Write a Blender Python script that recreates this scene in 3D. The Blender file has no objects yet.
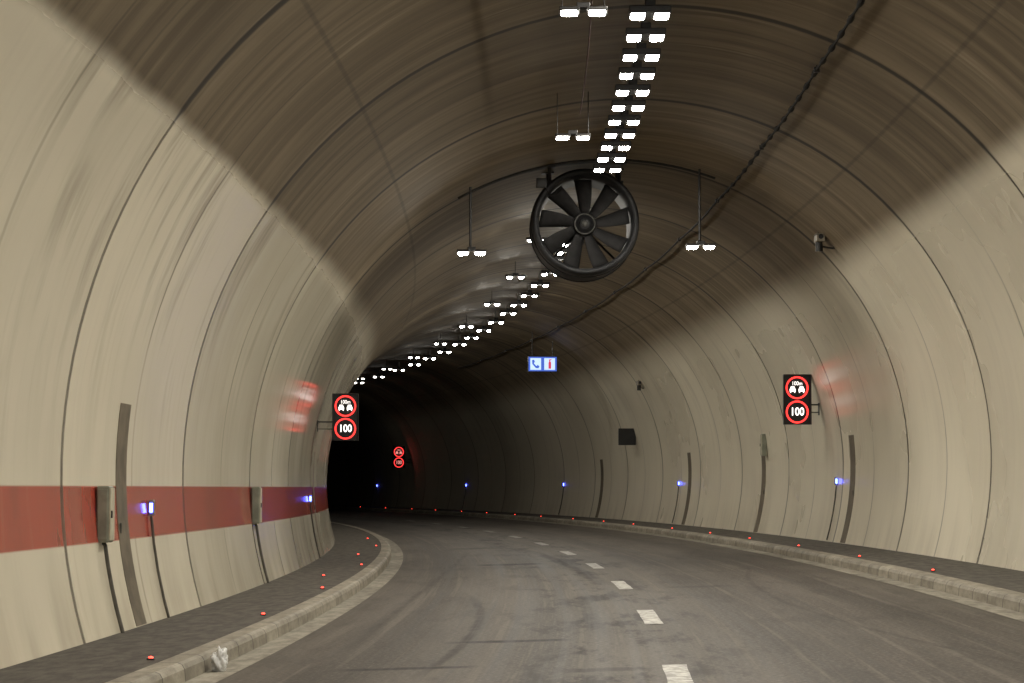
import bpy, bmesh, math, random
from mathutils import Vector, Matrix
random.seed(7)
scene = bpy.context.scene
scene.view_settings.view_transform = 'Standard'
scene.view_settings.look = 'None'
scene.view_settings.exposure = 0

# ------------------------------------------------------------ tunnel geometry
R = 454.5; TH0 = 0.0813; X0 = 0.08; BANK = 0.028
RA = 5.4; HC = 1.7
def frame(s):
    th = TH0 - s / R
    x = X0 + R * (math.cos(th) - math.cos(TH0))
    y = R * (math.sin(TH0) - math.sin(th))
    return x, y, th
def P(s, o, h):
    x, y, th = frame(s)
    return Vector((x + o * math.cos(th), y - o * math.sin(th), h + BANK * o))
def M(s, o, h, flip=False):
    x, y, th = frame(s)
    a = -th + (math.pi if flip else 0)
    return Matrix.Translation(P(s, o, h)) @ Matrix.Rotation(a, 4, 'Z')
def arch(phi, r=RA):
    return r * math.sin(phi), HC + r * math.cos(phi)
def wall_o(h, r=RA):
    return math.sqrt(r * r - (h - HC) ** 2)

# ------------------------------------------------------------ node helper
class NT:
    def __init__(self, name):
        self.m = bpy.data.materials.new(name); self.m.use_nodes = True
        self.t = self.m.node_tree; self.b = self.t.nodes['Principled BSDF']
    def n(self, typ, **kw):
        nd = self.t.nodes.new(typ)
        for k, v in kw.items(): setattr(nd, k, v)
        return nd
    def put(self, sock, v):
        if isinstance(v, bpy.types.NodeSocket): self.t.links.new(v, sock)
        else:
            if isinstance(v, (tuple, list)) and len(v) == 3 and sock.type == 'RGBA': v = (*v, 1)
            sock.default_value = v
    def math(self, op, a, b=0.0, c=None):
        nd = self.n('ShaderNodeMath', operation=op)
        self.put(nd.inputs[0], a); self.put(nd.inputs[1], b)
        if c is not None: self.put(nd.inputs[2], c)
        return nd.outputs[0]
    def mul(self, a, b): return self.math('MULTIPLY', a, b)
    def add(self, a, b): return self.math('ADD', a, b)
    def sub(self, a, b): return self.math('SUBTRACT', a, b)
    def abs(self, a): return self.math('ABSOLUTE', a)
    def ss(self, x, lo, hi, o0=0.0, o1=1.0):
        nd = self.n('ShaderNodeMapRange', interpolation_type='SMOOTHSTEP')
        self.put(nd.inputs[0], x)
        if lo > hi: lo, hi, o0, o1 = hi, lo, o1, o0
        nd.inputs[1].default_value = lo; nd.inputs[2].default_value = hi
        nd.inputs[3].default_value = o0; nd.inputs[4].default_value = o1
        return nd.outputs[0]
    def comb(self, x, y, z=0.0):
        nd = self.n('ShaderNodeCombineXYZ')
        self.put(nd.inputs[0], x); self.put(nd.inputs[1], y); self.put(nd.inputs[2], z)
        return nd.outputs[0]
    def noise(self, vec, scale=1.0, detail=4.0, rough=0.55):
        nd = self.n('ShaderNodeTexNoise')
        self.put(nd.inputs['Vector'], vec)
        nd.inputs['Scale'].default_value = scale; nd.inputs['Detail'].default_value = detail
        nd.inputs['Roughness'].default_value = rough
        return nd.outputs[0]
    def mix(self, f, a, b, mode='MIX'):
        nd = self.n('ShaderNodeMix', data_type='RGBA', blend_type=mode)
        self.put(nd.inputs[0], f); self.put(nd.inputs[6], a); self.put(nd.inputs[7], b)
        return nd.outputs[2]
    def mixf(self, f, a, b):
        nd = self.n('ShaderNodeMix', data_type='FLOAT')
        self.put(nd.inputs[0], f); self.put(nd.inputs[2], a); self.put(nd.inputs[3], b)
        return nd.outputs[0]
    def gray(self, v):
        nd = self.n('ShaderNodeCombineColor')
        for i in range(3): self.put(nd.inputs[i], v)
        return nd.outputs[0]
    def uv(self):
        nd = self.n('ShaderNodeTexCoord'); sp = self.n('ShaderNodeSeparateXYZ')
        self.t.links.new(nd.outputs['UV'], sp.inputs[0]); return sp.outputs[0], sp.outputs[1]
    def obj(self):
        return self.n('ShaderNodeTexCoord').outputs['Object']
    def bump(self, h, strength=0.3, dist=0.02):
        nd = self.n('ShaderNodeBump'); nd.inputs['Strength'].default_value = strength
        nd.inputs['Distance'].default_value = dist; self.put(nd.inputs['Height'], h)
        self.t.links.new(nd.outputs[0], self.b.inputs['Normal'])

def simple(name, col, rough=0.5, metal=0.0, var=0.25, scale=6.0, spec=.5):
    t = NT(name)
    nz = t.noise(t.obj(), scale, 3)
    c = t.mix(t.ss(nz, 0.3, 0.7), tuple(v * (1 - var) for v in col), tuple(min(1, v * (1 + var)) for v in col))
    t.put(t.b.inputs['Base Color'], c)
    t.b.inputs['Roughness'].default_value = rough
    t.b.inputs['Metallic'].default_value = metal
    t.b.inputs['Specular IOR Level'].default_value = spec
    return t.m
def emit(name, col, strength, sampling='NONE'):
    t = NT(name)
    t.put(t.b.inputs['Base Color'], tuple(v * 0.5 for v in col))
    t.b.inputs['Emission Color'].default_value = (*col, 1)
    t.b.inputs['Emission Strength'].default_value = strength
    try: t.m.cycles.emission_sampling = sampling
    except Exception: pass
    return t.m

# ------------------------------------------------------------ materials
BOUND = RA * math.acos((4.84 - HC) / RA)
BOUNDR = BOUND - .40
A_ST0 = RA * math.acos((1.57 - HC) / RA); A_ST1 = RA * math.acos((1.03 - HC) / RA)
def lining_material():
    t = NT('tunnel_lining_paint_and_concrete')
    s, a = t.uv()
    aa = t.abs(a)
    right = t.math('GREATER_THAN', a, 0.0)
    streak = t.noise(t.comb(t.mul(s, 1.4), t.mul(a, 0.28)), 1.0, 4, 0.6)
    rib = t.noise(t.comb(t.mul(s, 2.6), t.mul(a, 0.16), 17.0), 1.0, 5, 0.62)
    blotch = t.noise(t.comb(t.mul(s, 0.75), t.mul(a, 0.45), 7.0), 1.0, 4, 0.58)
    thin = t.noise(t.comb(t.mul(s, 4.5), t.mul(a, 0.40), 3.0), 1.0, 3, 0.58)
    patch = t.noise(t.comb(t.mul(s, 0.25), t.mul(a, 0.25), 11.0), 1.0, 3, 0.6)
    blk = t.math('DIVIDE', t.sub(s, 22.9), 7.3)
    fr = t.math('FRACT', blk)
    wob = t.mul(t.sub(blotch, 0.5), 0.07)
    dist = t.add(t.mul(t.math('MINIMUM', fr, t.sub(1.0, fr)), 7.3), wob)
    seam = t.ss(dist, 0.025, 0.085, 1.0, 0.0)
    seamc = t.ss(dist, 0.05, 0.15, 1.0, 0.0)
    seamwide = t.ss(dist, 0.06, 0.9, 1.0, 0.0)
    fr2 = t.math('FRACT', t.add(blk, 0.5))
    d2 = t.add(t.mul(t.math('MINIMUM', fr2, t.sub(1.0, fr2)), 7.3), wob)
    seam2 = t.ss(d2, 0.01, 0.060, 1.0, 0.0)
    fr3 = t.math('FRACT', t.mul(blk, 6.0))
    d3 = t.add(t.mul(t.math('MINIMUM', fr3, t.sub(1.0, fr3)), 1.217), wob)
    ribline = t.mul(t.ss(d3, 0.0, 0.06, 1.0, 0.0), t.ss(streak, .38, .58, .15, .8))
    fl = t.n('ShaderNodeTexWhiteNoise', noise_dimensions='1D')
    t.put(fl.inputs['W'], t.math('FLOOR', blk))
    blockv = t.ss(fl.outputs['Value'], 0, 1, 0.90, 1.06)
    l1 = t.ss(t.abs(t.sub(aa, 3.55)), 0.01, 0.04, 1.0, 0.0)
    # ceiling: sooty warm brown concrete with ring streaks
    cc = t.mix(t.ss(rib, 0.32, 0.68), (0.102, 0.076, 0.045), (0.190, 0.148, 0.094))
    cc = t.mix(t.ss(blotch, 0.46, 0.70, 0, 0.35), cc, (0.080, 0.059, 0.035))
    cc = t.mix(t.mul(t.ss(thin, 0.54, 0.70), t.ss(blotch, 0.50, 0.36, 0, .5)), cc, (0.30, 0.25, 0.17))
    cc = t.mix(t.mul(seamwide, t.ss(streak, 0.42, 0.62, 0, .38)), cc, (0.26, 0.215, 0.145))
    cc = t.mix(t.mul(l1, 0.35), cc, (0.02, 0.016, 0.012))
    cc = t.mix(t.mul(ribline, 0.5), cc, (0.03, 0.022, 0.013))
    cc = t.mix(t.mul(seamc, 0.92), cc, (0.013, 0.010, 0.007))
    # wall: pale greyish cream paint with soft vertical grime
    wc = t.mix(t.ss(patch, 0.3, 0.7), (0.70, 0.645, 0.51), (0.77, 0.712, 0.57))
    wc = t.mix(t.mul(t.ss(thin, 0.45, 0.80, 0, 0.26), t.ss(blotch, .40, .66)), wc, (0.40, 0.36, 0.28))
    wc = t.mix(t.ss(streak, 0.48, 0.75, 0, 0.22), wc, (0.44, 0.395, 0.31))
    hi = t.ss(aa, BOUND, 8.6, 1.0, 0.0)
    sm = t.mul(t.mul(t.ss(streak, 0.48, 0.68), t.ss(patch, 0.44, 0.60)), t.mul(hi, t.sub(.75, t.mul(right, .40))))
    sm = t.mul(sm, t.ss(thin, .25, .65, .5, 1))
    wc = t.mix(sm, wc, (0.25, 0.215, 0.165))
    low = t.mul(t.ss(aa, 9.2, 10.0, 0, 1), t.ss(streak, .3, .7, .03, .35))
    wc = t.mix(low, wc, (0.36, 0.315, 0.24))
    band = t.mul(t.ss(a, -A_ST1 - .012, -A_ST1 + .012), t.ss(a, -A_ST0 - .012, -A_ST0 + .012, 1.0, 0.0))
    red = t.mix(t.ss(blotch, .4, .65, 0, .6), (0.44, 0.066, 0.040), (0.30, 0.056, 0.035))
    red = t.mix(t.ss(thin, .52, .75, 0, .3), red, (0.42, 0.14, 0.085))
    wc = t.mix(band, wc, red)
    soft = t.add(t.ss(s, 25, 70, .12, .65), t.mul(right, .10))
    bnd = t.sub(BOUND, t.mul(right, BOUND - BOUNDR))
    edge = t.add(t.sub(aa, bnd), t.add(t.mul(t.sub(streak, 0.5), 0.05), t.mul(t.sub(blotch, .5), .12)))
    f = t.ss(t.math('DIVIDE', edge, soft), -1.0, 1.0)
    wc = t.mix(t.mul(seam, 0.88), wc, (0.022, 0.018, 0.014))
    wc = t.mix(t.mul(seam2, t.ss(patch, .42, .6, .2, .6)), wc, (0.04, 0.032, 0.022))
    wc = t.mix(t.ss(s, 75, 125, 0, .6), wc, (0.12, 0.10, 0.07))  # dimness of the far bend put into the wall colour, deepening with distance
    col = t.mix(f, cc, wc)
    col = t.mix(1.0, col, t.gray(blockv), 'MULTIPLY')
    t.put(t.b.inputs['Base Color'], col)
    rw = t.add(t.add(t.ss(patch, 0.3, 0.7, 0.11, 0.16), t.ss(s, 80, 120, 0, .4)), t.mul(right, .15))
    t.put(t.b.inputs['Roughness'], t.mixf(f, 0.65, rw))
    t.put(t.b.inputs['Specular IOR Level'], t.mixf(f, 0.2, t.sub(.42, t.mul(right, .12))))
    t.bump(t.mul(seam, -0.8), 0.06, 0.02)
    return t.m
MAT_LINING = lining_material()

def road_material():
    t = NT('worn_asphalt')
    s, o = t.uv()
    agg = t.noise(t.comb(s, o), 22.0, 3, 0.75)
    patch = t.noise(t.comb(t.mul(s, .10), t.mul(o, .9), 2.0), 1.0, 5, .65)
    st = t.noise(t.comb(t.mul(s, .05), t.mul(o, 6.0), 4.0), 1.0, 5, .7)
    wv = t.noise(t.comb(t.mul(s, .9), t.mul(o, 2.2), 31.0), 1.0, 4, .65)
    wob = t.sub(wv, .5)
    ao = t.abs(t.sub(t.abs(o), 1.85))
    tracks = t.ss(t.abs(t.sub(ao, .78)), .10, .45, .6, 0)
    c = t.mix(t.ss(patch, .3, .7), (0.056, 0.046, 0.037), (0.094, 0.080, 0.066))
    c = t.mix(tracks, c, (0.038, 0.031, 0.025))
    c = t.mix(t.ss(st, .50, .64, 0, .65), c, (0.140, 0.122, 0.102))
    c = t.mix(t.ss(st, .47, .34, 0, .65), c, (0.024, 0.019, 0.015))
    c = t.mix(t.ss(agg, .48, .68, 0, .6), c, (0.15, 0.132, 0.112))
    c = t.mix(t.ss(agg, .48, .34, 0, .5), c, (0.03, 0.025, 0.02))
    c = t.mix(t.ss(t.abs(o), 3.1, 3.8, 0, .5), c, (0.105, 0.092, 0.074))
    sp = t.noise(t.comb(t.mul(s, .35), t.mul(o, 1.6), 14.0), 1.0, 5, .72)
    c = t.mix(t.mul(t.ss(sp, .50, .62), t.ss(t.abs(t.sub(o, -.45)), .2, 1.4, .9, .25)), c, (0.016, 0.012, 0.009))
    m = 0.0
    for (s0, w, oa, ob, k) in ((24.3, .26, -2.0, -.85, 1), (48.7, .6, -2.1, -.8, .9), (20.9, .20, -2.7, -1.6, .9), (36.0, .4, .5, 1.5, .4), (62, 1.0, -2.4, -1.0, .6), (20.2, .3, -.9, -.2, .6)):
        d = t.abs(t.add(t.sub(s, s0), t.mul(wob, w * 1.6)))
        win = t.ss(t.abs(t.add(t.sub(o, (oa + ob) / 2), t.mul(wob, .5))), (ob - oa) / 2 - .2, (ob - oa) / 2 + .1, 1, 0)
        q = t.mul(t.mul(t.ss(d, w * .3, w, 1, 0), win), k)
        m = t.math('MAXIMUM', m, q)
    for (sm, c0, c1, c2, w, sa, sb, k) in ((28, -1.85, -.015, -.004, .08, 19, 37, .8), (48, -.45, -.02, 0.0, .18, 37, 60, .8), (30, -.66, -.01, 0.002, .14, 24, 36, .75), (32, 1.7, .0, .006, .06, 18, 46, .35), (34, -2.9, .01, .001, .08, 22, 60, .4)):
        x = t.sub(s, sm)
        cen = t.add(t.add(t.mul(x, c1), c0), t.mul(t.mul(x, x), c2))
        d = t.abs(t.add(t.sub(o, cen), t.mul(wob, .12)))
        win = t.mul(t.ss(s, sa, sa + 3), t.ss(s, sb - 6, sb, 1, 0))
        q = t.mul(t.mul(t.mul(t.ss(d, w * .2, w, 1, 0), win), k), t.ss(wv, .35, .6, .35, 1))
        m = t.math('MAXIMUM', m, q)
    c = t.mix(m, c, (0.010, 0.007, 0.005))
    t.put(t.b.inputs['Base Color'], c)
    t.put(t.b.inputs['Roughness'], t.ss(st, .3, .7, .60, .75))
    t.b.inputs['Specular IOR Level'].default_value = .18
    t.bump(agg, .4, .008)
    return t.m
MAT_ROAD = road_material()

def conc_strip(name, c0, c1, joint=1.0, rough=.75):
    t = NT(name)
    s, o = t.uv()
    nz = t.noise(t.comb(s, t.mul(o, 3.0)), 2.2, 4, .65)
    fn = t.noise(t.comb(s, o), 35.0, 2, .65)
    c = t.mix(t.ss(nz, .32, .68), c0, c1)
    c = t.mix(t.ss(fn, .5, .8, 0, .35), c, tuple(v * .5 for v in c0))
    if joint:
        fr = t.math('FRACT', t.math('DIVIDE', s, joint))
        d = t.mul(t.math('MINIMUM', fr, t.sub(1.0, fr)), joint)
        c = t.mix(t.ss(d, .006, .022, .85, 0), c, (0.02, 0.018, 0.015))
        wn = t.n('ShaderNodeTexWhiteNoise', noise_dimensions='1D')
        t.put(wn.inputs['W'], t.math('FLOOR', t.math('DIVIDE', s, joint)))
        c = t.mix(1.0, c, t.gray(t.ss(wn.outputs['Value'], 0, 1, .80, 1.08)), 'MULTIPLY')
    t.put(t.b.inputs['Base Color'], c)
    t.b.inputs['Roughness'].default_value = rough
    t.b.inputs['Specular IOR Level'].default_value = .3
    t.bump(fn, .4, .006)
    return t.m
MAT_WALK = conc_strip('walkway_asphalt', (0.046, 0.040, 0.033), (0.098, 0.087, 0.072), 0, .85)
MAT_KERB = conc_strip('kerb_concrete', (0.20, 0.178, 0.138), (0.32, 0.29, 0.23), 1.0, .7)
MAT_GUT = conc_strip('gutter_concrete', (0.17, 0.152, 0.12), (0.31, 0.285, 0.23), 3.0, .7)
def paint_material():
    t = NT('worn_white_road_paint')
    nz = t.noise(t.obj(), 9.0, 5, .7)
    c = t.mix(t.ss(nz, .40, .60), (0.16, 0.148, 0.125), (0.44, 0.42, 0.37))
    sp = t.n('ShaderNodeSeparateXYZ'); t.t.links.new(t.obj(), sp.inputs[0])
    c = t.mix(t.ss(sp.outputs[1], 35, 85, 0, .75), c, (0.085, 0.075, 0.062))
    t.put(t.b.inputs['Base Color'], c); t.b.inputs['Roughness'].default_value = .6
    return t.m
MAT_PAINT = paint_material()
MAT_BLACK = simple('matt_black_housing', (0.012, 0.012, 0.013), .5)
MAT_DARKSTEEL = simple('dark_painted_steel', (0.018, 0.017, 0.016), .5, .1)
MAT_CASING = simple('fan_casing_paint', (0.014, 0.014, 0.015), .6, 0, .25, 6, .25)
MAT_BLADE = simple('fan_blade_metal', (0.022, 0.021, 0.021), .7, .0, .2, 6, .2)
MAT_HUB = simple('fan_hub_ring_paint', (0.07, 0.068, 0.062), .6, .0)
MAT_STEEL = simple('galvanised_steel', (0.22, 0.21, 0.19), .45, .5)
MAT_PIPE = simple('grimy_steel_pipe', (0.075, 0.068, 0.055), .55, .2)
MAT_TRAY = simple('dull_cable_tray', (0.10, 0.09, 0.07), .6, .1)
MAT_CABLE = simple('black_cable_rubber', (0.009, 0.008, 0.007), .8, 0, .2, 6, .1)
MAT_REDCABLE = simple('red_brown_cable', (0.05, 0.016, 0.012), .7, 0, .2, 6, .1)
MAT_CAB = simple('grey_green_cabinet_paint', (0.21, 0.22, 0.17), .45, 0, .2)
MAT_CABTRIM = simple('pale_cabinet_trim', (0.42, 0.40, 0.30), .5, 0, .15)
MAT_NICHE = simple('grimy_grey_panel', (0.22, 0.195, 0.15), .6, 0, .2, 3)
MAT_DOOR = simple('grimy_brown_door_paint', (0.135, 0.112, 0.080), .7, 0, .25, 2.5, .2)
MAT_BAG = simple('white_plastic_film', (0.62, 0.62, 0.61), .35, 0, .1)
LCOL = (1.0, 0.95, 0.845)
def lens_mat(name, L):
    return emit(name, LCOL, L, 'FRONT')
MAT_L = {'a': lens_mat('lamp_glass_bright', 186), 'b': lens_mat('lamp_glass_medium', 270), 'e': lens_mat('lamp_glass_soft', 200), 'c': lens_mat('lamp_glass_low', 80), 'd': lens_mat('lamp_glass_dim', 26)}
MAT_RED = emit('red_led', (1.0, 0.035, 0.03), 2.6)
MAT_WHITE = emit('white_led', (1.0, 0.93, 0.88), 1.8)
MAT_REDFAR = emit('red_led_distant', (1.0, 0.04, 0.04), 2.2)
MAT_WHITEFAR = emit('white_led_distant', (1.0, 0.35, 0.3), .9)
MAT_BLUE = emit('blue_marker_lens', (0.06, 0.09, 1.0), 24, 'AUTO')
MAT_STUD = emit('red_stud_lens', (1.0, 0.05, 0.03), 7)
MAT_PBLUE = emit('blue_lit_panel', (0.08, 0.17, 0.75), .7)
MAT_PWHITE = emit('white_lit_panel', (0.55, 0.72, 1.0), 1.1)
MAT_PRED = emit('red_lit_pictogram', (0.75, 0.06, 0.12), .8)

# ------------------------------------------------------------ mesh builder
class MB:
    def __init__(self): self.v = []; self.f = []; self.uv = None
    def box(self, c, d):
        b = len(self.v); cx, cy, cz = c; dx, dy, dz = (q / 2 for q in d)
        for z in (-dz, dz):
            for x, y in ((-dx, -dy), (dx, -dy), (dx, dy), (-dx, dy)):
                self.v.append((cx + x, cy + y, cz + z))
        for q in ((3, 2, 1, 0), (4, 5, 6, 7), (0, 1, 5, 4), (1, 2, 6, 5), (2, 3, 7, 6), (3, 0, 4, 7)):
            self.f.append([b + i for i in q])
        return self
    def diffuser(self, cx, w, l, z0, dep):
        b = len(self.v); i = .018
        for (ww, ll, z) in ((w / 2, l / 2, z0), (w / 2 - i, l / 2 - i, z0 - dep)):
            for x, y in ((-ww, -ll), (ww, -ll), (ww, ll), (-ww, ll)): self.v.append((cx + x, y, z))
        self.f.append([b + 7, b + 6, b + 5, b + 4])
        for k in range(4):
            j = (k + 1) % 4; self.f.append([b + 4 + k, b + 4 + j, b + j, b + k])
        return self
    def tube(self, pts, r, n=8, cap=True):
        pts = [Vector(p) for p in pts]; b = len(self.v)
        for i, p in enumerate(pts):
            rr = r[i] if isinstance(r, list) else r
            d = (pts[min(i + 1, len(pts) - 1)] - pts[max(i - 1, 0)]).normalized()
            up = Vector((0, 0, 1)) if abs(d.z) < .9 else Vector((1, 0, 0))
            u = d.cross(up).normalized(); w = u.cross(d).normalized()
            for k in range(n):
                an = 2 * math.pi * k / n
                self.v.append(tuple(p + u * (rr * math.cos(an)) + w * (rr * math.sin(an))))
        for i in range(len(pts) - 1):
            for k in range(n):
                k2 = (k + 1) % n
                self.f.append([b + i * n + k, b + i * n + k2, b + (i + 1) * n + k2, b + (i + 1) * n + k])
        if cap:
            self.f.append([b + k for k in range(n)][::-1])
            self.f.append([b + (len(pts) - 1) * n + k for k in range(n)])
        return self
    def lathe_y(self, prof, n=48, closed=False):
        b = len(self.v)
        for (r, y) in prof:
            for k in range(n):
                an = 2 * math.pi * k / n
                self.v.append((r * math.cos(an), y, r * math.sin(an)))
        m = len(prof)
        for i in range(m if closed else m - 1):
            i2 = (i + 1) % m
            for k in range(n):
                k2 = (k + 1) % n
                self.f.append([b + i * n + k, b + i * n + k2, b + i2 * n + k2, b + i2 * n + k])
        return self
    def prism_xz(self, pts, y0, y1):
        b = len(self.v); n = len(pts)
        for x, z in pts: self.v.append((x, y0, z))
        for x, z in pts: self.v.append((x, y1, z))
        self.f.append([b + i for i in range(n)]); self.f.append([b + n + i for i in range(n)][::-1])
        for i in range(n):
            j = (i + 1) % n
            self.f.append([b + i, b + n + i, b + n + j, b + j])
        return self
    def ring_xz(self, cx, cz, r0, r1, y0, y1, n=40):
        b = len(self.v)
        for y in (y0, y1):
            for r in (r0, r1):
                for k in range(n):
                    an = 2 * math.pi * k / n
                    self.v.append((cx + r * math.cos(an), y, cz + r * math.sin(an)))
        A = lambda g, k: b + g * n + k % n
        for k in range(n):
            self.f.append([A(0, k), A(0, k + 1), A(1, k + 1), A(1, k)])
            self.f.append([A(1, k), A(1, k + 1), A(3, k + 1), A(3, k)])
            self.f.append([A(2, k), A(0, k), A(0, k + 1), A(2, k + 1)][::-1])
            self.f.append([A(3, k), A(3, k + 1), A(2, k + 1), A(2, k)])
        return self
    def mesh(self, name, mat, smooth=False, fix=True):
        me = bpy.data.meshes.new(name); me.from_pydata(self.v, [], self.f)
        if fix:
            bm = bmesh.new(); bm.from_mesh(me); bmesh.ops.recalc_face_normals(bm, faces=bm.faces); bm.to_mesh(me); bm.free()
        if smooth:
            for p in me.polygons: p.use_smooth = True
        me.materials.append(mat); me.update(); return me

def link(o): scene.collection.objects.link(o); return o
def meta(o, label, category, group=None):
    o['label'] = label; o['category'] = category
    if group: o['group'] = group
def bevel(o, w=.006):
    md = o.modifiers.new('bevel', 'BEVEL'); md.width = w; md.segments = 2; md.limit_method = 'ANGLE'
def thing(name, mat4, parts, label, category, group=None):
    e = link(bpy.data.objects.new(name, None)); e.empty_display_size = .2
    e.matrix_world = mat4
    meta(e, label, category, group)
    for p in parts:
        nm, me, opt = p if len(p) == 3 else (*p, {})
        o = link(bpy.data.objects.new(nm, me)); o.parent = e
        if opt.get('bevel'): bevel(o, opt['bevel'])
        if opt.get('label'): o['label'] = opt['label']
    return e

# ------------------------------------------------------------ swept strips
S0, S1 = -24.0, 250.0
def sweep(name, prof, mat, ds=1.0, s0=S0, s1=S1, uvs=None, smooth=True, flip=False):
    n = int(round((s1 - s0) / ds)); m = len(prof)
    if uvs is None: uvs = [p[0] for p in prof]
    v = []; f = []; uv = []
    for i in range(n + 1):
        s = s0 + (s1 - s0) * i / n
        for (o, h) in prof: v.append(P(s, o, h))
    for i in range(n):
        sa = s0 + (s1 - s0) * i / n; sb = s0 + (s1 - s0) * (i + 1) / n
        for j in range(m - 1):
            q = [i * m + j, i * m + j + 1, (i + 1) * m + j + 1, (i + 1) * m + j]
            w = [(sa, uvs[j]), (sa, uvs[j + 1]), (sb, uvs[j + 1]), (sb, uvs[j])]
            if flip: q.reverse(); w.reverse()
            f.append(q); uv.append(w)
    me = bpy.data.meshes.new(name); me.from_pydata(v, [], f)
    ul = me.uv_layers.new(name='UVMap'); k = 0
    for w in uv:
        for c in w: ul.data[k].uv = c; k += 1
    if smooth:
        for p in me.polygons: p.use_smooth = True
    me.materials.append(mat)
    return link(bpy.data.objects.new(name, me))

phib = BOUND / RA; phibr = BOUNDR / RA; phie = math.acos((0.0 - HC) / RA)
def arcprof(p0, p1, n):
    L = [p0 + (p1 - p0) * i / n for i in range(n + 1)]
    return [arch(p) for p in L], [p * RA for p in L]
tun = link(bpy.data.objects.new('road_tunnel', None)); tun.location = P(0, 0, 0)
meta(tun, 'curving arched road tunnel with cream painted walls and sooty ceiling', 'tunnel')
bpy.context.view_layer.update()
parts = []
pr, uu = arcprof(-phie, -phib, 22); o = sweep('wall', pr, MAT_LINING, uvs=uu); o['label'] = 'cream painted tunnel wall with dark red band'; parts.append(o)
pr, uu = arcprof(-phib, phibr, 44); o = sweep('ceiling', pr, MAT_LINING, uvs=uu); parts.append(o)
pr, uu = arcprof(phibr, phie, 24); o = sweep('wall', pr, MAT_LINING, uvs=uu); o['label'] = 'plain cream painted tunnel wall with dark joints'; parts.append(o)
for o in parts:
    o.parent = tun; o.matrix_parent_inverse = tun.matrix_world.inverted()

road = sweep('road', [(-3.56 + .445 * i, 0.0) for i in range(17)], MAT_ROAD, flip=True); road['kind'] = 'structure'
for sg in (-1, 1):
    g = sweep('gutter', [(sg * 3.54, 0.004), (sg * 3.84, 0.004)], MAT_GUT, flip=(sg > 0)); g['kind'] = 'structure'
    k = sweep('kerb', [(sg * 3.80, -.05), (sg * 3.815, 0.10), (sg * 3.835, 0.135), (sg * 3.87, 0.15), (sg * 4.03, 0.155), (sg * 4.03, 0.0)], MAT_KERB,
              uvs=[0, .15, .19, .23, .42, .55], smooth=False, flip=(sg > 0)); k['kind'] = 'structure'
    w = sweep('pavement', [(sg * 4.032, 0.150), (sg * 4.6, 0.156), (sg * 5.25, 0.16)], MAT_WALK, flip=(sg > 0)); w['kind'] = 'structure'
for o in bpy.data.objects:
    if o.type == 'MESH' and o.name.split('.')[0] in ('road', 'gutter', 'kerb', 'pavement'):
        bm = bmesh.new(); bm.from_mesh(o.data)
        up = sum(f.normal.z for f in bm.faces)
        if up < 0: bmesh.ops.reverse_faces(bm, faces=bm.faces)
        bm.to_mesh(o.data); bm.free()

for k in range(0, 12):
    sa = 17.4 - 9.1 + 9.13 * k
    mb = MB(); N = 6
    w = .095
    for i in range(N + 1):
        s = sa + 3.05 * i / N
        mb.v += [tuple(P(s, -w + random.uniform(-.006, .006), .006)), tuple(P(s, w + random.uniform(-.006, .006), .006))]
    for i in range(N): mb.f.append([2 * i, 2 * i + 1, 2 * i + 3, 2 * i + 2])
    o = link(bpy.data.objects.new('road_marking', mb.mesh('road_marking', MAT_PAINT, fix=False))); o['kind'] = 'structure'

# ------------------------------------------------------------ twin ceiling luminaires
def lum_parts(cls, sp=.135, ln=.38, dep=.015, wd=.155):
    W = 2 * sp + .2
    ps = [('housing', MB().box((0, 0, .05), (W, ln + .06, .07)).box((0, 0, .12), (.12, ln, .07)).mesh('housing', MAT_BLACK), {'bevel': .01})]
    for sx in (-1, 1):
        fr = MB(); x0, x1, yy = sx * sp - wd / 2 - .012, sx * sp + wd / 2 + .012, ln / 2 + .010
        fr.box((x0 + .004, 0, .008), (.010, 2 * yy, .018)).box((x1 - .004, 0, .008), (.010, 2 * yy, .018))
        fr.box((sx * sp, -yy, .008), (wd + .02, .010, .018)).box((sx * sp, yy, .008), (wd + .02, .010, .018))
        ps.append(('lamp_frame', fr.mesh('lamp_frame', MAT_DARKSTEEL)))
        ps.append(('lamp_lens', MB().diffuser(sx * sp, wd, ln, .004, dep).mesh('lamp_lens', MAT_L[cls], fix=False)))
    ps.append(('mounting_bracket', MB().box((0, 0, .25), (.05, .30, .20)).mesh('mounting_bracket', MAT_STEEL)))
    return ps
LUM = {'a': lum_parts('a'), 'b': lum_parts('b', .150, .34, .03, .115), 'e': lum_parts('e', .16, .34, .035, .115), 'c': lum_parts('c', .17, .34, .045, .115), 'd': lum_parts('d', .18, .34, .05, .115)}
s = -9.2
srow = []
while s < 43.0:
    srow.append((s, 'a', .04)); s += 1.4
s = 52.0
while s < 60: srow.append((s, 'b', .12)); s += 1.9
s = 63.5
while s < 76: srow.append((s, 'b', .15)); s += 3.6
while s < 92: srow.append((s, 'e', .15)); s += 4.2
while s < 112: srow.append((s, 'c', .15)); s += 5.2
while s < 150: srow.append((s, 'd', .12)); s += 7.0
for (s, c, e) in srow:
    thing('ceiling_lamp', M(s, e, 6.68), LUM[c], 'black twin LED luminaire under the tunnel crown', 'ceiling lamp', 'row of twin lamps along the tunnel crown')
tr = sweep('cable_tray', [(.01, 6.90), (.01, 6.85), (.07, 6.85), (.07, 6.90)], MAT_TRAY, s0=-10, s1=42.6, ds=1.4, smooth=False)
meta(tr, 'dull steel tray above the row of crown lamps', 'cable tray')

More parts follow.
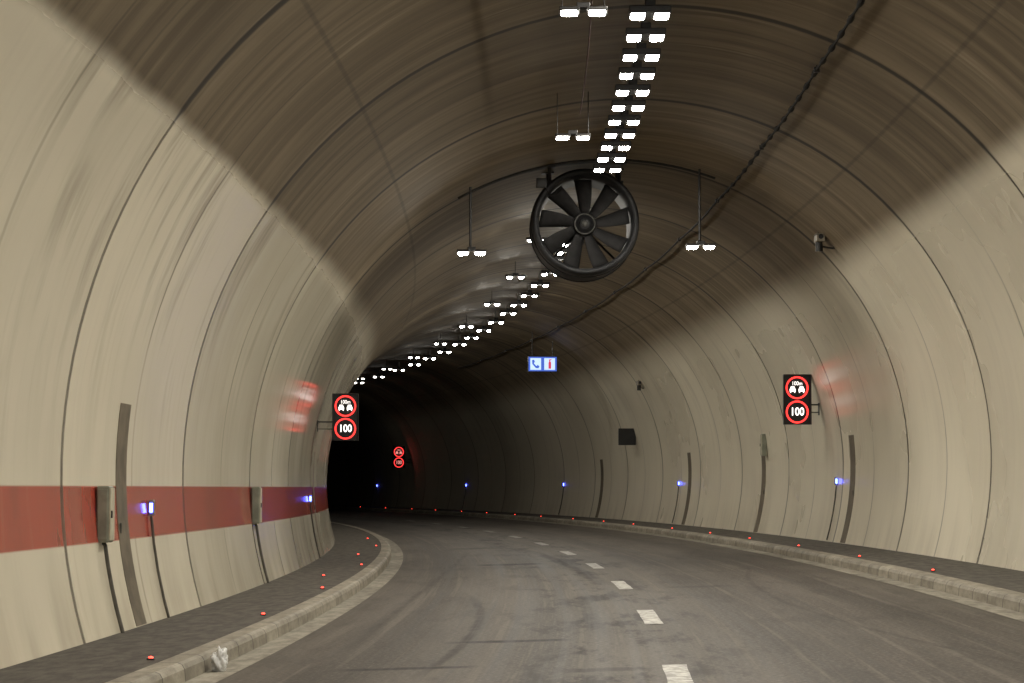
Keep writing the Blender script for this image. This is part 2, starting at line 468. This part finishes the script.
# ------------------------------------------------------------ hanging twin lamps
def hang_parts(drop, cls, dep=.012, lw=.17):
    ps = []
    ps.append(('crossbar', MB().box((0, 0, .055), (.50, .05, .03)).box((0, 0, .08), (.14, .16, .06)).mesh('crossbar', MAT_DARKSTEEL), {'bevel': .008}))
    for sx in (-1, 1):
        ps.append(('lamp_head', MB().box((sx * .145, 0, .030), (.21, .34, .040)).mesh('lamp_head', MAT_DARKSTEEL), {'bevel': .008}))
        ps.append(('lamp_lens', MB().diffuser(sx * .145, lw, .26, .008, dep).mesh('lamp_lens', MAT_L[cls], fix=False)))
    if drop > .75:
        ps.append(('hanger_pole', MB().tube([(-.02, 0, .09), (-.02, 0, drop)], .022, 8).mesh('hanger_pole', MAT_DARKSTEEL)))
    elif drop > .5:
        ps.append(('hanger_rod', MB().tube([(-.22, 0, .06), (-.22, 0, drop)], .007, 6).mesh('hanger_rod', MAT_DARKSTEEL)))
        ps.append(('hanger_rod', MB().tube([(.22, 0, .06), (.22, 0, drop)], .007, 6).mesh('hanger_rod', MAT_DARKSTEEL)))
    else:
        ps.append(('hanger_rod', MB().tube([(0, .1, .06), (0, .1, drop)], .008, 6).mesh('hanger_rod', MAT_DARKSTEEL)))
    return ps
HL = {}
for s, c in ((16, 'a'), (26.6, 'a'), (36.2, 'a'), (54, 'b'), (63.5, 'b'), (73, 'b'), (83, 'e'), (93, 'c'), (103, 'c'), (113, 'd'), (123, 'd')):
    h = 6.36 if s < 50 else 6.62
    key = (c, h)
    if key not in HL: HL[key] = hang_parts(7.03 - h, c, .012 if s < 50 else .03, .17 if s < 50 else .115)
    thing('hanging_lamp', M(s, -.72, h), HL[key], 'slim twin lamp hung from ceiling on thin rods', 'hanging lamp', 'hanging twin lamps beside the crown row')
for e in (-2.22, 1.70):
    top = HC + math.sqrt(RA ** 2 - e * e)
    thing('hanging_lamp', M(43.8, e, 5.46), hang_parts(top - 5.46 - .02, 'a', .03), 'twin lamp on a dark drop pole beside the fan', 'hanging lamp', 'drop pole lamps beside the fan')

def world_tube(name, pts, r, mat, label, cat, n=8, group=None):
    base = pts[0]
    mb = MB().tube([p - base for p in pts], r, n)
    o = link(bpy.data.objects.new(name, mb.mesh(name, mat, smooth=True))); o.location = base
    meta(o, label, cat, group); return o
pts = []
for i in range(31):
    e = -2.45 + 4.4 * i / 30
    phi = math.asin(e / (RA - .09)); oo, hh = arch(phi, RA - .09); pts.append(P(43.8, oo, hh))
world_tube('conduit', pts, .022, MAT_DARKSTEEL, 'dark steel conduit following the arch of the ceiling', 'conduit')
pts = []; rr = []; s = 10.0
while s < 112:
    sag = .03 * abs(math.sin((s - 10) / 7.3 * math.pi))
    pts.append(P(s, 2.25, 6.55 - sag)); rr.append(.016 + (.024 * max(0, math.sin(s * 6.5)) if s < 46 else .003)); s += .16
world_tube('power_cable', pts, rr, MAT_CABLE, 'thin black beaded cable strung along the ceiling', 'cable')
pts = [P(26.6 + .5 * i, -.62, 6.70) for i in range(20)]
world_tube('power_cable', pts, .008, MAT_REDCABLE, 'thin red brown cable linking the hanging lamps', 'cable', 6)
clip = MB().tube([(0, 0, 0), (0, 0, .12)], .010, 6).box((0, 0, 0), (.07, .04, .07)).mesh('cable_clip', MAT_DARKSTEEL)
for k in range(14):
    s = 10 + 7.3 * k
    o = link(bpy.data.objects.new('cable_clip', clip)); o.matrix_world = M(s, 2.25, 6.55)
    meta(o, 'small steel clip holding the black ceiling cable', 'cable clip', 'clips along the ceiling cable')

# ------------------------------------------------------------ jet fan
FS, FO, FH = 44.2, -.25, 6.00
fan = []
prof = [(.93, .16), (.925, .05), (.905, .0), (.875, -.02), (.84, -.005), (.82, .05), (.805, .16), (.80, .45), (.80, 1.60), (.83, 1.65), (.90, 1.65), (.93, 1.60)]
fan.append(('casing', MB().lathe_y(prof, 64, True).mesh('casing', MAT_CASING, smooth=True)))
fan.append(('hub', MB().lathe_y([(0.001, .36), (.07, .365), (.12, .39), (.125, .42), (.17, .43), (.20, .47), (.21, .56), (.21, 1.2), (.16, 1.3), (.001, 1.32)], 36).mesh('hub', MAT_BLACK, smooth=True)))
fan.append(('hub_ring', MB().lathe_y([(.165, .40), (.185, .41), (.185, .45), (.165, .45)], 36, True).mesh('hub_ring', MAT_HUB, smooth=True)))
fan.append(('hub_cap', MB().lathe_y([(.001, .325), (.045, .33), (.055, .35), (.055, .38), (.001, .38)], 24).mesh('hub_cap', MAT_HUB, smooth=True)))
NB = 9
for k in range(NB):
    an = 2 * math.pi * k / NB + .15
    rd = Vector((math.cos(an), 0, math.sin(an))); tg = Vector((-math.sin(an), 0, math.cos(an))); yy = Vector((0, 1, 0))
    mb = MB(); nr, nc = 8, 6
    for side in (0, 1):
        for i in range(nr + 1):
            t = i / nr; r = .20 + .585 * t
            be = math.radians(42 - 24 * t); ch = .21 + .18 * t - .07 * t * t
            for j in range(nc + 1):
                u = j / nc - .5
                cam = .035 * (1 - 4 * u * u); th = .012 * (1 - 4 * u * u) + .002
                p = rd * r + (tg * math.cos(be) + yy * math.sin(be)) * (u * ch) + (yy * math.cos(be) - tg * math.sin(be)) * (-cam + (th if side else -th)) + yy * .55
                p += tg * (.05 * t * t)
                mb.v.append(tuple(p))
    off = (nr + 1) * (nc + 1)
    for i in range(nr):
        for j in range(nc):
            a = i * (nc + 1) + j
            mb.f.append([a, a + 1, a + nc + 2, a + nc + 1]); mb.f.append([off + a + nc + 1, off + a + nc + 2, off + a + 1, off + a])
    loop = [j for j in range(nc + 1)] + [(i) * (nc + 1) + nc for i in range(1, nr + 1)] + [nr * (nc + 1) + j for j in range(nc - 1, -1, -1)] + [i * (nc + 1) for i in range(nr - 1, 0, -1)]
    for q in range(len(loop)):
        a, b = loop[q], loop[(q + 1) % len(loop)]
        mb.f.append([a, b, b + off, a + off])
    fan.append(('blade', mb.mesh('blade', MAT_BLADE, smooth=True)))
for k in range(4):
    an = math.pi / 4 + k * math.pi / 2
    fan.append(('motor_strut', MB().tube([(.2 * math.cos(an), 1.1, .2 * math.sin(an)), (.80 * math.cos(an), 1.1, .80 * math.sin(an))], .02, 8).mesh('motor_strut', MAT_DARKSTEEL)))
for yb in (.4, 1.35):
    for sx in (-1, 1):
        eo = FO + sx * .62; top = HC + math.sqrt(RA ** 2 - eo ** 2) - FH
        mb = MB().tube([(sx * .60, yb, .66), (sx * .62, yb, top + .02)], .03, 8).box((sx * .62, yb, top - .03), (.22, .25, .03)).box((sx * .60, yb, .70), (.14, .12, .10))
        fan.append(('hanger_bracket', mb.mesh('hanger_bracket', MAT_DARKSTEEL)))
    fan.append(('casing_band', MB().lathe_y([(.93, yb - .04), (.945, yb - .04), (.945, yb + .04), (.93, yb + .04)], 64, True).mesh('casing_band', MAT_CASING, smooth=False)))
thing('jet_fan', M(FS, FO, FH), fan, 'large dark round jet fan hung under tunnel ceiling', 'fan')
thing('junction_box', M(44.0, -1.02, 6.66), [('box', MB().box((0, 0, 0), (.18, .14, .16)).box((0, -.075, 0), (.14, .015, .12)).mesh('box', MAT_DARKSTEEL), {'bevel': .01}),
      ('cable_tail', MB().tube([(.06, 0, -.08), (.14, 0, -.20), (.26, .1, -.18), (.34, .2, -.1)], .012, 6).mesh('cable_tail', MAT_CABLE))], 'small dark junction box with cable beside the fan', 'junction box')

# ------------------------------------------------------------ LED signs
def text_mesh(txt, size, cx, cz, y, name, mat, sx=1.0, fat=.016):
    cu = bpy.data.curves.new('t', 'FONT'); cu.body = txt; cu.size = size; cu.align_x = 'CENTER'; cu.align_y = 'CENTER'
    cu.extrude = .003; cu.offset = size * fat
    ob = link(bpy.data.objects.new('t', cu)); bpy.context.view_layer.update()
    me = bpy.data.meshes.new_from_object(ob.evaluated_get(bpy.context.evaluated_depsgraph_get()))
    bpy.data.objects.remove(ob)
    for v in me.vertices:
        x, yy, z = v.co; v.co = (cx + x * sx, y - z, cz + yy)
    me.materials.clear(); me.materials.append(mat); me.name = name
    return me
SW, SH = .56, 1.04
fy = -.07
def led_parts(mr, mw):
    led = [('housing', MB().box((0, 0, 0), (SW, .13, SH)).box((0, -.075, SH / 2 + .008), (SW + .02, .10, .016)).box((-SW / 2 - .008, -.075, 0), (.016, .10, SH)).box((SW / 2 + .008, -.075, 0), (.016, .10, SH)).mesh('housing', MAT_BLACK))]
    for cz in (.255, -.255):
        led.append(('warning_ring', MB().ring_xz(0, cz, .205, .240, fy - .006, fy + .004).mesh('warning_ring', mr)))
    led.append(('speed_number', text_mesh('100', .235, 0, -.255, fy - .002, 'speed_number', mw, .84)))
    led.append(('distance_text', text_mesh('100m', .120, 0, .343, fy - .002, 'distance_text', mw, .84, .0)))
    for cx in (-.094, .094):
        pts = [(-.06, .02), (-.06, .06), (-.045, .07), (-.036, .10), (.036, .10), (.045, .07), (.06, .06), (.06, .02), (.052, .02), (.052, 0), (.03, 0), (.03, .02), (-.03, .02), (-.03, 0), (-.052, 0), (-.052, .02)]
        led.append(('car_pictogram', MB().prism_xz([(cx + x * 1.05, .148 + z * 1.35) for x, z in pts], fy - .006, fy + .002).mesh('car_pictogram', mw)))
    return led
LED = led_parts(MAT_RED, MAT_WHITE); LEDF = led_parts(MAT_REDFAR, MAT_WHITEFAR)
def sign_parts(armx, led):
    z = -.1; arm = MB()
    mid = armx / 2 + math.copysign(SW / 4, armx); ln = abs(armx) - SW / 2 + .02
    arm.box((mid, .05, z), (ln, .03, .03)).box((armx, .05, z - .09), (.02, .10, .26)).box((mid, .05, z - .16), (ln, .02, .02))
    return led + [('wall_arm', arm.mesh('wall_arm', MAT_DARKSTEEL))]
K = .90
thing('traffic_sign', M(52.3, -4.70, 2.96) @ Matrix.Scale(K, 4), sign_parts(-(wall_o(2.9) - 4.70) / K, LED), 'lit black sign with 100 limit and distance roundels on cream wall', 'traffic sign', 'LED speed signs')
thing('traffic_sign', M(54.0, 4.74, 3.12), sign_parts(wall_o(3.1) - 4.74, LED), 'lit black sign with 100 limit and distance roundels on wall arm', 'traffic sign', 'LED speed signs')
thing('traffic_sign', M(143.0, 4.55, 2.98) @ Matrix.Scale(1.15, 4), sign_parts((wall_o(3.1) - 4.55) / 1.15, LEDF), 'distant lit black sign glowing red in the dark', 'traffic sign', 'LED speed signs')
ax = wall_o(3.1) - 4.96
thing('traffic_sign', M(86.0, 4.96, 2.98), [('housing', MB().box((0, 0, 0), (.58, .14, .56)).box((0, -.078, 0), (.5, .016, .48)).mesh('housing', MAT_BLACK), {'bevel': .01}),
      ('wall_arm', MB().box(((ax + .3) / 2, .02, 0), (abs(ax - .28) + .02, .05, .05)).mesh('wall_arm', MAT_DARKSTEEL))], 'unlit black back of a sign on the cream wall', 'traffic sign')
bp = [('housing', MB().box((0, 0, 0), (1.0, .14, .52)).mesh('housing', MAT_DARKSTEEL)),
      ('blue_face', MB().box((0, -.075, 0), (.97, .01, .49)).mesh('blue_face', MAT_PBLUE))]
for sx in (-1, 1):
    bp.append(('white_panel', MB().box((sx * .24, -.084, 0), (.37, .008, .40)).mesh('white_panel', MAT_PWHITE)))
yy0 = -.096
bp.append(('phone_pictogram', MB().prism_xz([(-.37, .13), (-.30, .15), (-.27, .07), (-.31, .03), (-.22, -.07), (-.17, -.03), (-.11, -.08), (-.15, -.15), (-.24, -.14), (-.36, 0)], yy0, yy0 + .006).mesh('phone_pictogram', MAT_PBLUE)))
bp.append(('extinguisher_pictogram', MB().prism_xz([(.20, -.16), (.29, -.16), (.29, .05), (.265, .09), (.265, .13), (.31, .15), (.30, .17), (.20, .15), (.225, .12), (.225, .09), (.20, .05)], yy0, yy0 + .006).mesh('extinguisher_pictogram', MAT_PRED)))
for sx in (-1, 1):
    eo = 2.34 + sx * .35
    bp.append(('hanger_rod', MB().tube([(sx * .35, 0, .26), (sx * .35, 0, HC + math.sqrt(RA ** 2 - eo ** 2) - 5.60)], .015, 8).mesh('hanger_rod', MAT_DARKSTEEL)))
thing('emergency_sign', M(88.0, 2.34, 5.58), bp, 'lit blue and white emergency phone and extinguisher sign hung overhead', 'emergency sign')

# ------------------------------------------------------------ CCTV cameras
def cctv(s, e, k=1.0):
    top = HC + math.sqrt(RA ** 2 - e * e)
    ps = [('camera_housing', MB().box((0, -.05, -.02), (.15, .42, .13)).box((0, -.09, .055), (.18, .46, .012)).mesh('camera_housing', MAT_NICHE), {'bevel': .008}),
          ('camera_lens', MB().lathe_y([(.001, -.268), (.045, -.268), (.05, -.25), (.001, -.25)], 20).mesh('camera_lens', MAT_BLACK)),
          ('pan_head', MB().tube([(0, 0, -.08), (0, 0, -.26)], .07, 14).mesh('pan_head', MAT_DARKSTEEL)),
          ('wall_arm', MB().tube([(0, 0, -.16), (.25, .02, -.20), (.62, .03, -.18)], .018, 8).mesh('wall_arm', MAT_DARKSTEEL)),
          ('mounting_post', MB().tube([(0, 0, .05), (0.02, 0, .20)], .03, 8).mesh('mounting_post', MAT_DARKSTEEL))]
    thing('security_camera', M(s, e, top - .08) @ Matrix.Scale(k, 4), ps, 'small grey surveillance camera bracketed to the curved ceiling', 'security camera', 'surveillance cameras')
cctv(43.6, 3.70, .9); cctv(80.5, 4.52, .9)

# ------------------------------------------------------------ wall cabinets with pipe
def cabinet_parts():
    ps = [('cabinet_body', MB().box((.065, 0, 0), (.12, .24, .54)).mesh('cabinet_body', MAT_CAB), {'bevel': .012}),
          ('cabinet_door', MB().box((.132, 0, 0), (.016, .22, .50)).mesh('cabinet_door', MAT_CABTRIM), {'bevel': .004}),
          ('door_handle', MB().box((.146, -.08, 0), (.014, .02, .07)).mesh('door_handle', MAT_BLACK)),
          ('cabinet_face', MB().box((.065, -.124, 0), (.09, .012, .48)).mesh('cabinet_face', MAT_CAB), {'bevel': .004})]
    pts = [(.05, 0, -.27)]
    for h in (1.0, .8, .6, .4, .165): pts.append((wall_o(1.3) - wall_o(h) + .04, 0, h - 1.3))
    ps.append(('conduit_pipe', MB().tube(pts, .02, 8).mesh('conduit_pipe', MAT_PIPE)))
    return ps
CP = cabinet_parts()
for s in (24.6, 37.7):
    thing('wall_cabinet', M(s, -wall_o(1.3), 1.3), CP, 'grey green cabinet with steel pipe on the tunnel wall', 'cabinet', 'cabinets on the tunnel wall')
thing('wall_cabinet', M(62.6, wall_o(2.25), 2.3, True), [CP[0], CP[1], CP[2], CP[3]], 'grey green cabinet mounted high on cream wall', 'cabinet')

# ------------------------------------------------------------ blue marker lights
def marker_parts():
    ps = []; pts = []
    for h in (1.28, 1.0, .7, .4, .165): pts.append((wall_o(1.37) - wall_o(h) + .03, 0, h - 1.37))
    ps.append(('post', MB().tube(pts, .015, 8).mesh('post', MAT_PIPE)))
    ps.append(('lamp_head', MB().box((.04, 0, 0), (.06, .07, .17)).mesh('lamp_head', MAT_STEEL), {'bevel': .01}))
    ps.append(('lamp_lens', MB().box((.04, 0, 0.0), (.034, .09, .10)).mesh('lamp_lens', MAT_BLUE)))
    return ps
MP = marker_parts()
for s in (27.55, 51.2):
    thing('guide_light', M(s, -wall_o(1.37), 1.34), MP, 'blue guide light on a thin steel post by wall', 'guide light', 'blue guide lights along the walls')
for s in (52.7, 77.9, 103.1, 128.2, 153.3):
    thing('guide_light', M(s, wall_o(1.37), 1.39, True), MP, 'blue guide light on a thin steel post by wall', 'guide light', 'blue guide lights along the walls')

# ------------------------------------------------------------ tall niche covers
def niche(s, sg, w=.6, h1=2.3):
    base = P(s, sg * wall_o(.17), .17)
    mb = MB(); N = 14
    for side in (0.006, -.02):
        for i in range(N + 1):
            h = .17 + (h1 - .17) * i / N; oo = sg * (wall_o(h) - side)
            for ds in (-w / 2, w / 2): mb.v.append(tuple(P(s + ds, oo, h) - base))
    off = 2 * (N + 1)
    for i in range(N):
        a = 2 * i; mb.f.append([a, a + 1, a + 3, a + 2])
        mb.f.append([a, a + 2, off + a + 2, off + a]); mb.f.append([a + 1, off + a + 1, off + a + 3, a + 3])
    mb.f.append([2 * N, 2 * N + 1, off + 2 * N + 1, off + 2 * N])
    e = link(bpy.data.objects.new('service_door', None)); e.location = base
    meta(e, 'tall narrow dark service door flush with tunnel wall', 'service door', 'service doors in the tunnel walls')
    o = link(bpy.data.objects.new('door_panel', mb.mesh('door_panel', MAT_DOOR))); o.parent = e
    hh = 1.15; q = P(s - w * .35, sg * (wall_o(hh) - .015), hh) - base
    o = link(bpy.data.objects.new('door_handle', MB().box(q, (.015, .03, .10)).mesh('door_handle', MAT_PIPE))); o.parent = e
niche(25.9, -1, .60, 2.4); niche(53.6, -1, .5)
for s in (50.9, 63.2, 76.0, 94.3): niche(s, 1, .6)

# ------------------------------------------------------------ kerb studs
stud = [('stud_body', MB().box((0, 0, .007), (.06, .06, .014)).mesh('stud_body', MAT_DARKSTEEL), {'bevel': .004}),
        ('stud_lens', MB().lathe_y([(.001, -.020), (.014, -.016), (.019, 0), (.014, .016), (.001, .020)], 12).mesh('stud_lens', MAT_STUD, smooth=True))]
for v in stud[1][1].vertices: v.co.z = v.co.z * .55 + .018
random.seed(3)
ls = [(20.4, -4.15), (27.6, -4.15), (34.9, -4.14), (40.2, -4.5), (45.5, -4.15), (53.0, -4.45), (60.5, -4.15), (69.4, -4.3)]
for s, e in ls: thing('kerb_reflector', M(s, e, .155), stud, 'small red lit stud on the kerb edge', 'reflector', 'red studs along the kerbs')
for k in range(18): thing('kerb_reflector', M(27.8 + 7.3 * k + random.uniform(-.5, .5), 4.15, .155), stud, 'small red lit stud on the kerb edge', 'reflector', 'red studs along the kerbs')

# ------------------------------------------------------------ crumpled plastic bag
bm = bmesh.new(); bmesh.ops.create_icosphere(bm, subdivisions=5, radius=.08)
from mathutils import noise as mn
for v in bm.verts:
    d = v.co.normalized(); nn = mn.noise(d * 1.7) * .55 + abs(mn.noise(d * 3.6 + Vector((3, 1, 2)))) * .35
    v.co = d * .08 * (1 + nn); v.co.x *= .75; v.co.z = v.co.z * 1.25 + .07
    if v.co.z < .0: v.co.z = 0.0
me = bpy.data.meshes.new('plastic_bag'); bm.to_mesh(me); bm.free(); me.materials.append(MAT_BAG)
for p in me.polygons: p.use_smooth = True
o = link(bpy.data.objects.new('plastic_bag', me)); o.matrix_world = M(21.1, -3.70, .006)
meta(o, 'crumpled white plastic bag lying against the kerb', 'plastic bag')

# ------------------------------------------------------------ world + camera
w = bpy.data.worlds.new('World'); scene.world = w; w.use_nodes = True
nt = w.node_tree; sky = nt.nodes.new('ShaderNodeTexSky'); sky.sky_type = 'NISHITA'; sky.sun_disc = False
sky.sun_elevation = math.radians(1); sky.sun_rotation = math.radians(180)
nt.links.new(sky.outputs[0], nt.nodes['Background'].inputs[0]); nt.nodes['Background'].inputs[1].default_value = .01

cd = bpy.data.cameras.new('camera'); cam = link(bpy.data.objects.new('camera', cd))
cd.lens = 90.35; cd.sensor_width = 36; cd.clip_end = 1000; cd.clip_start = .1
cam.location = (0, 0, 1.4); cam.rotation_euler = (math.radians(90 + 3.263), 0, 0)
scene.camera = cam
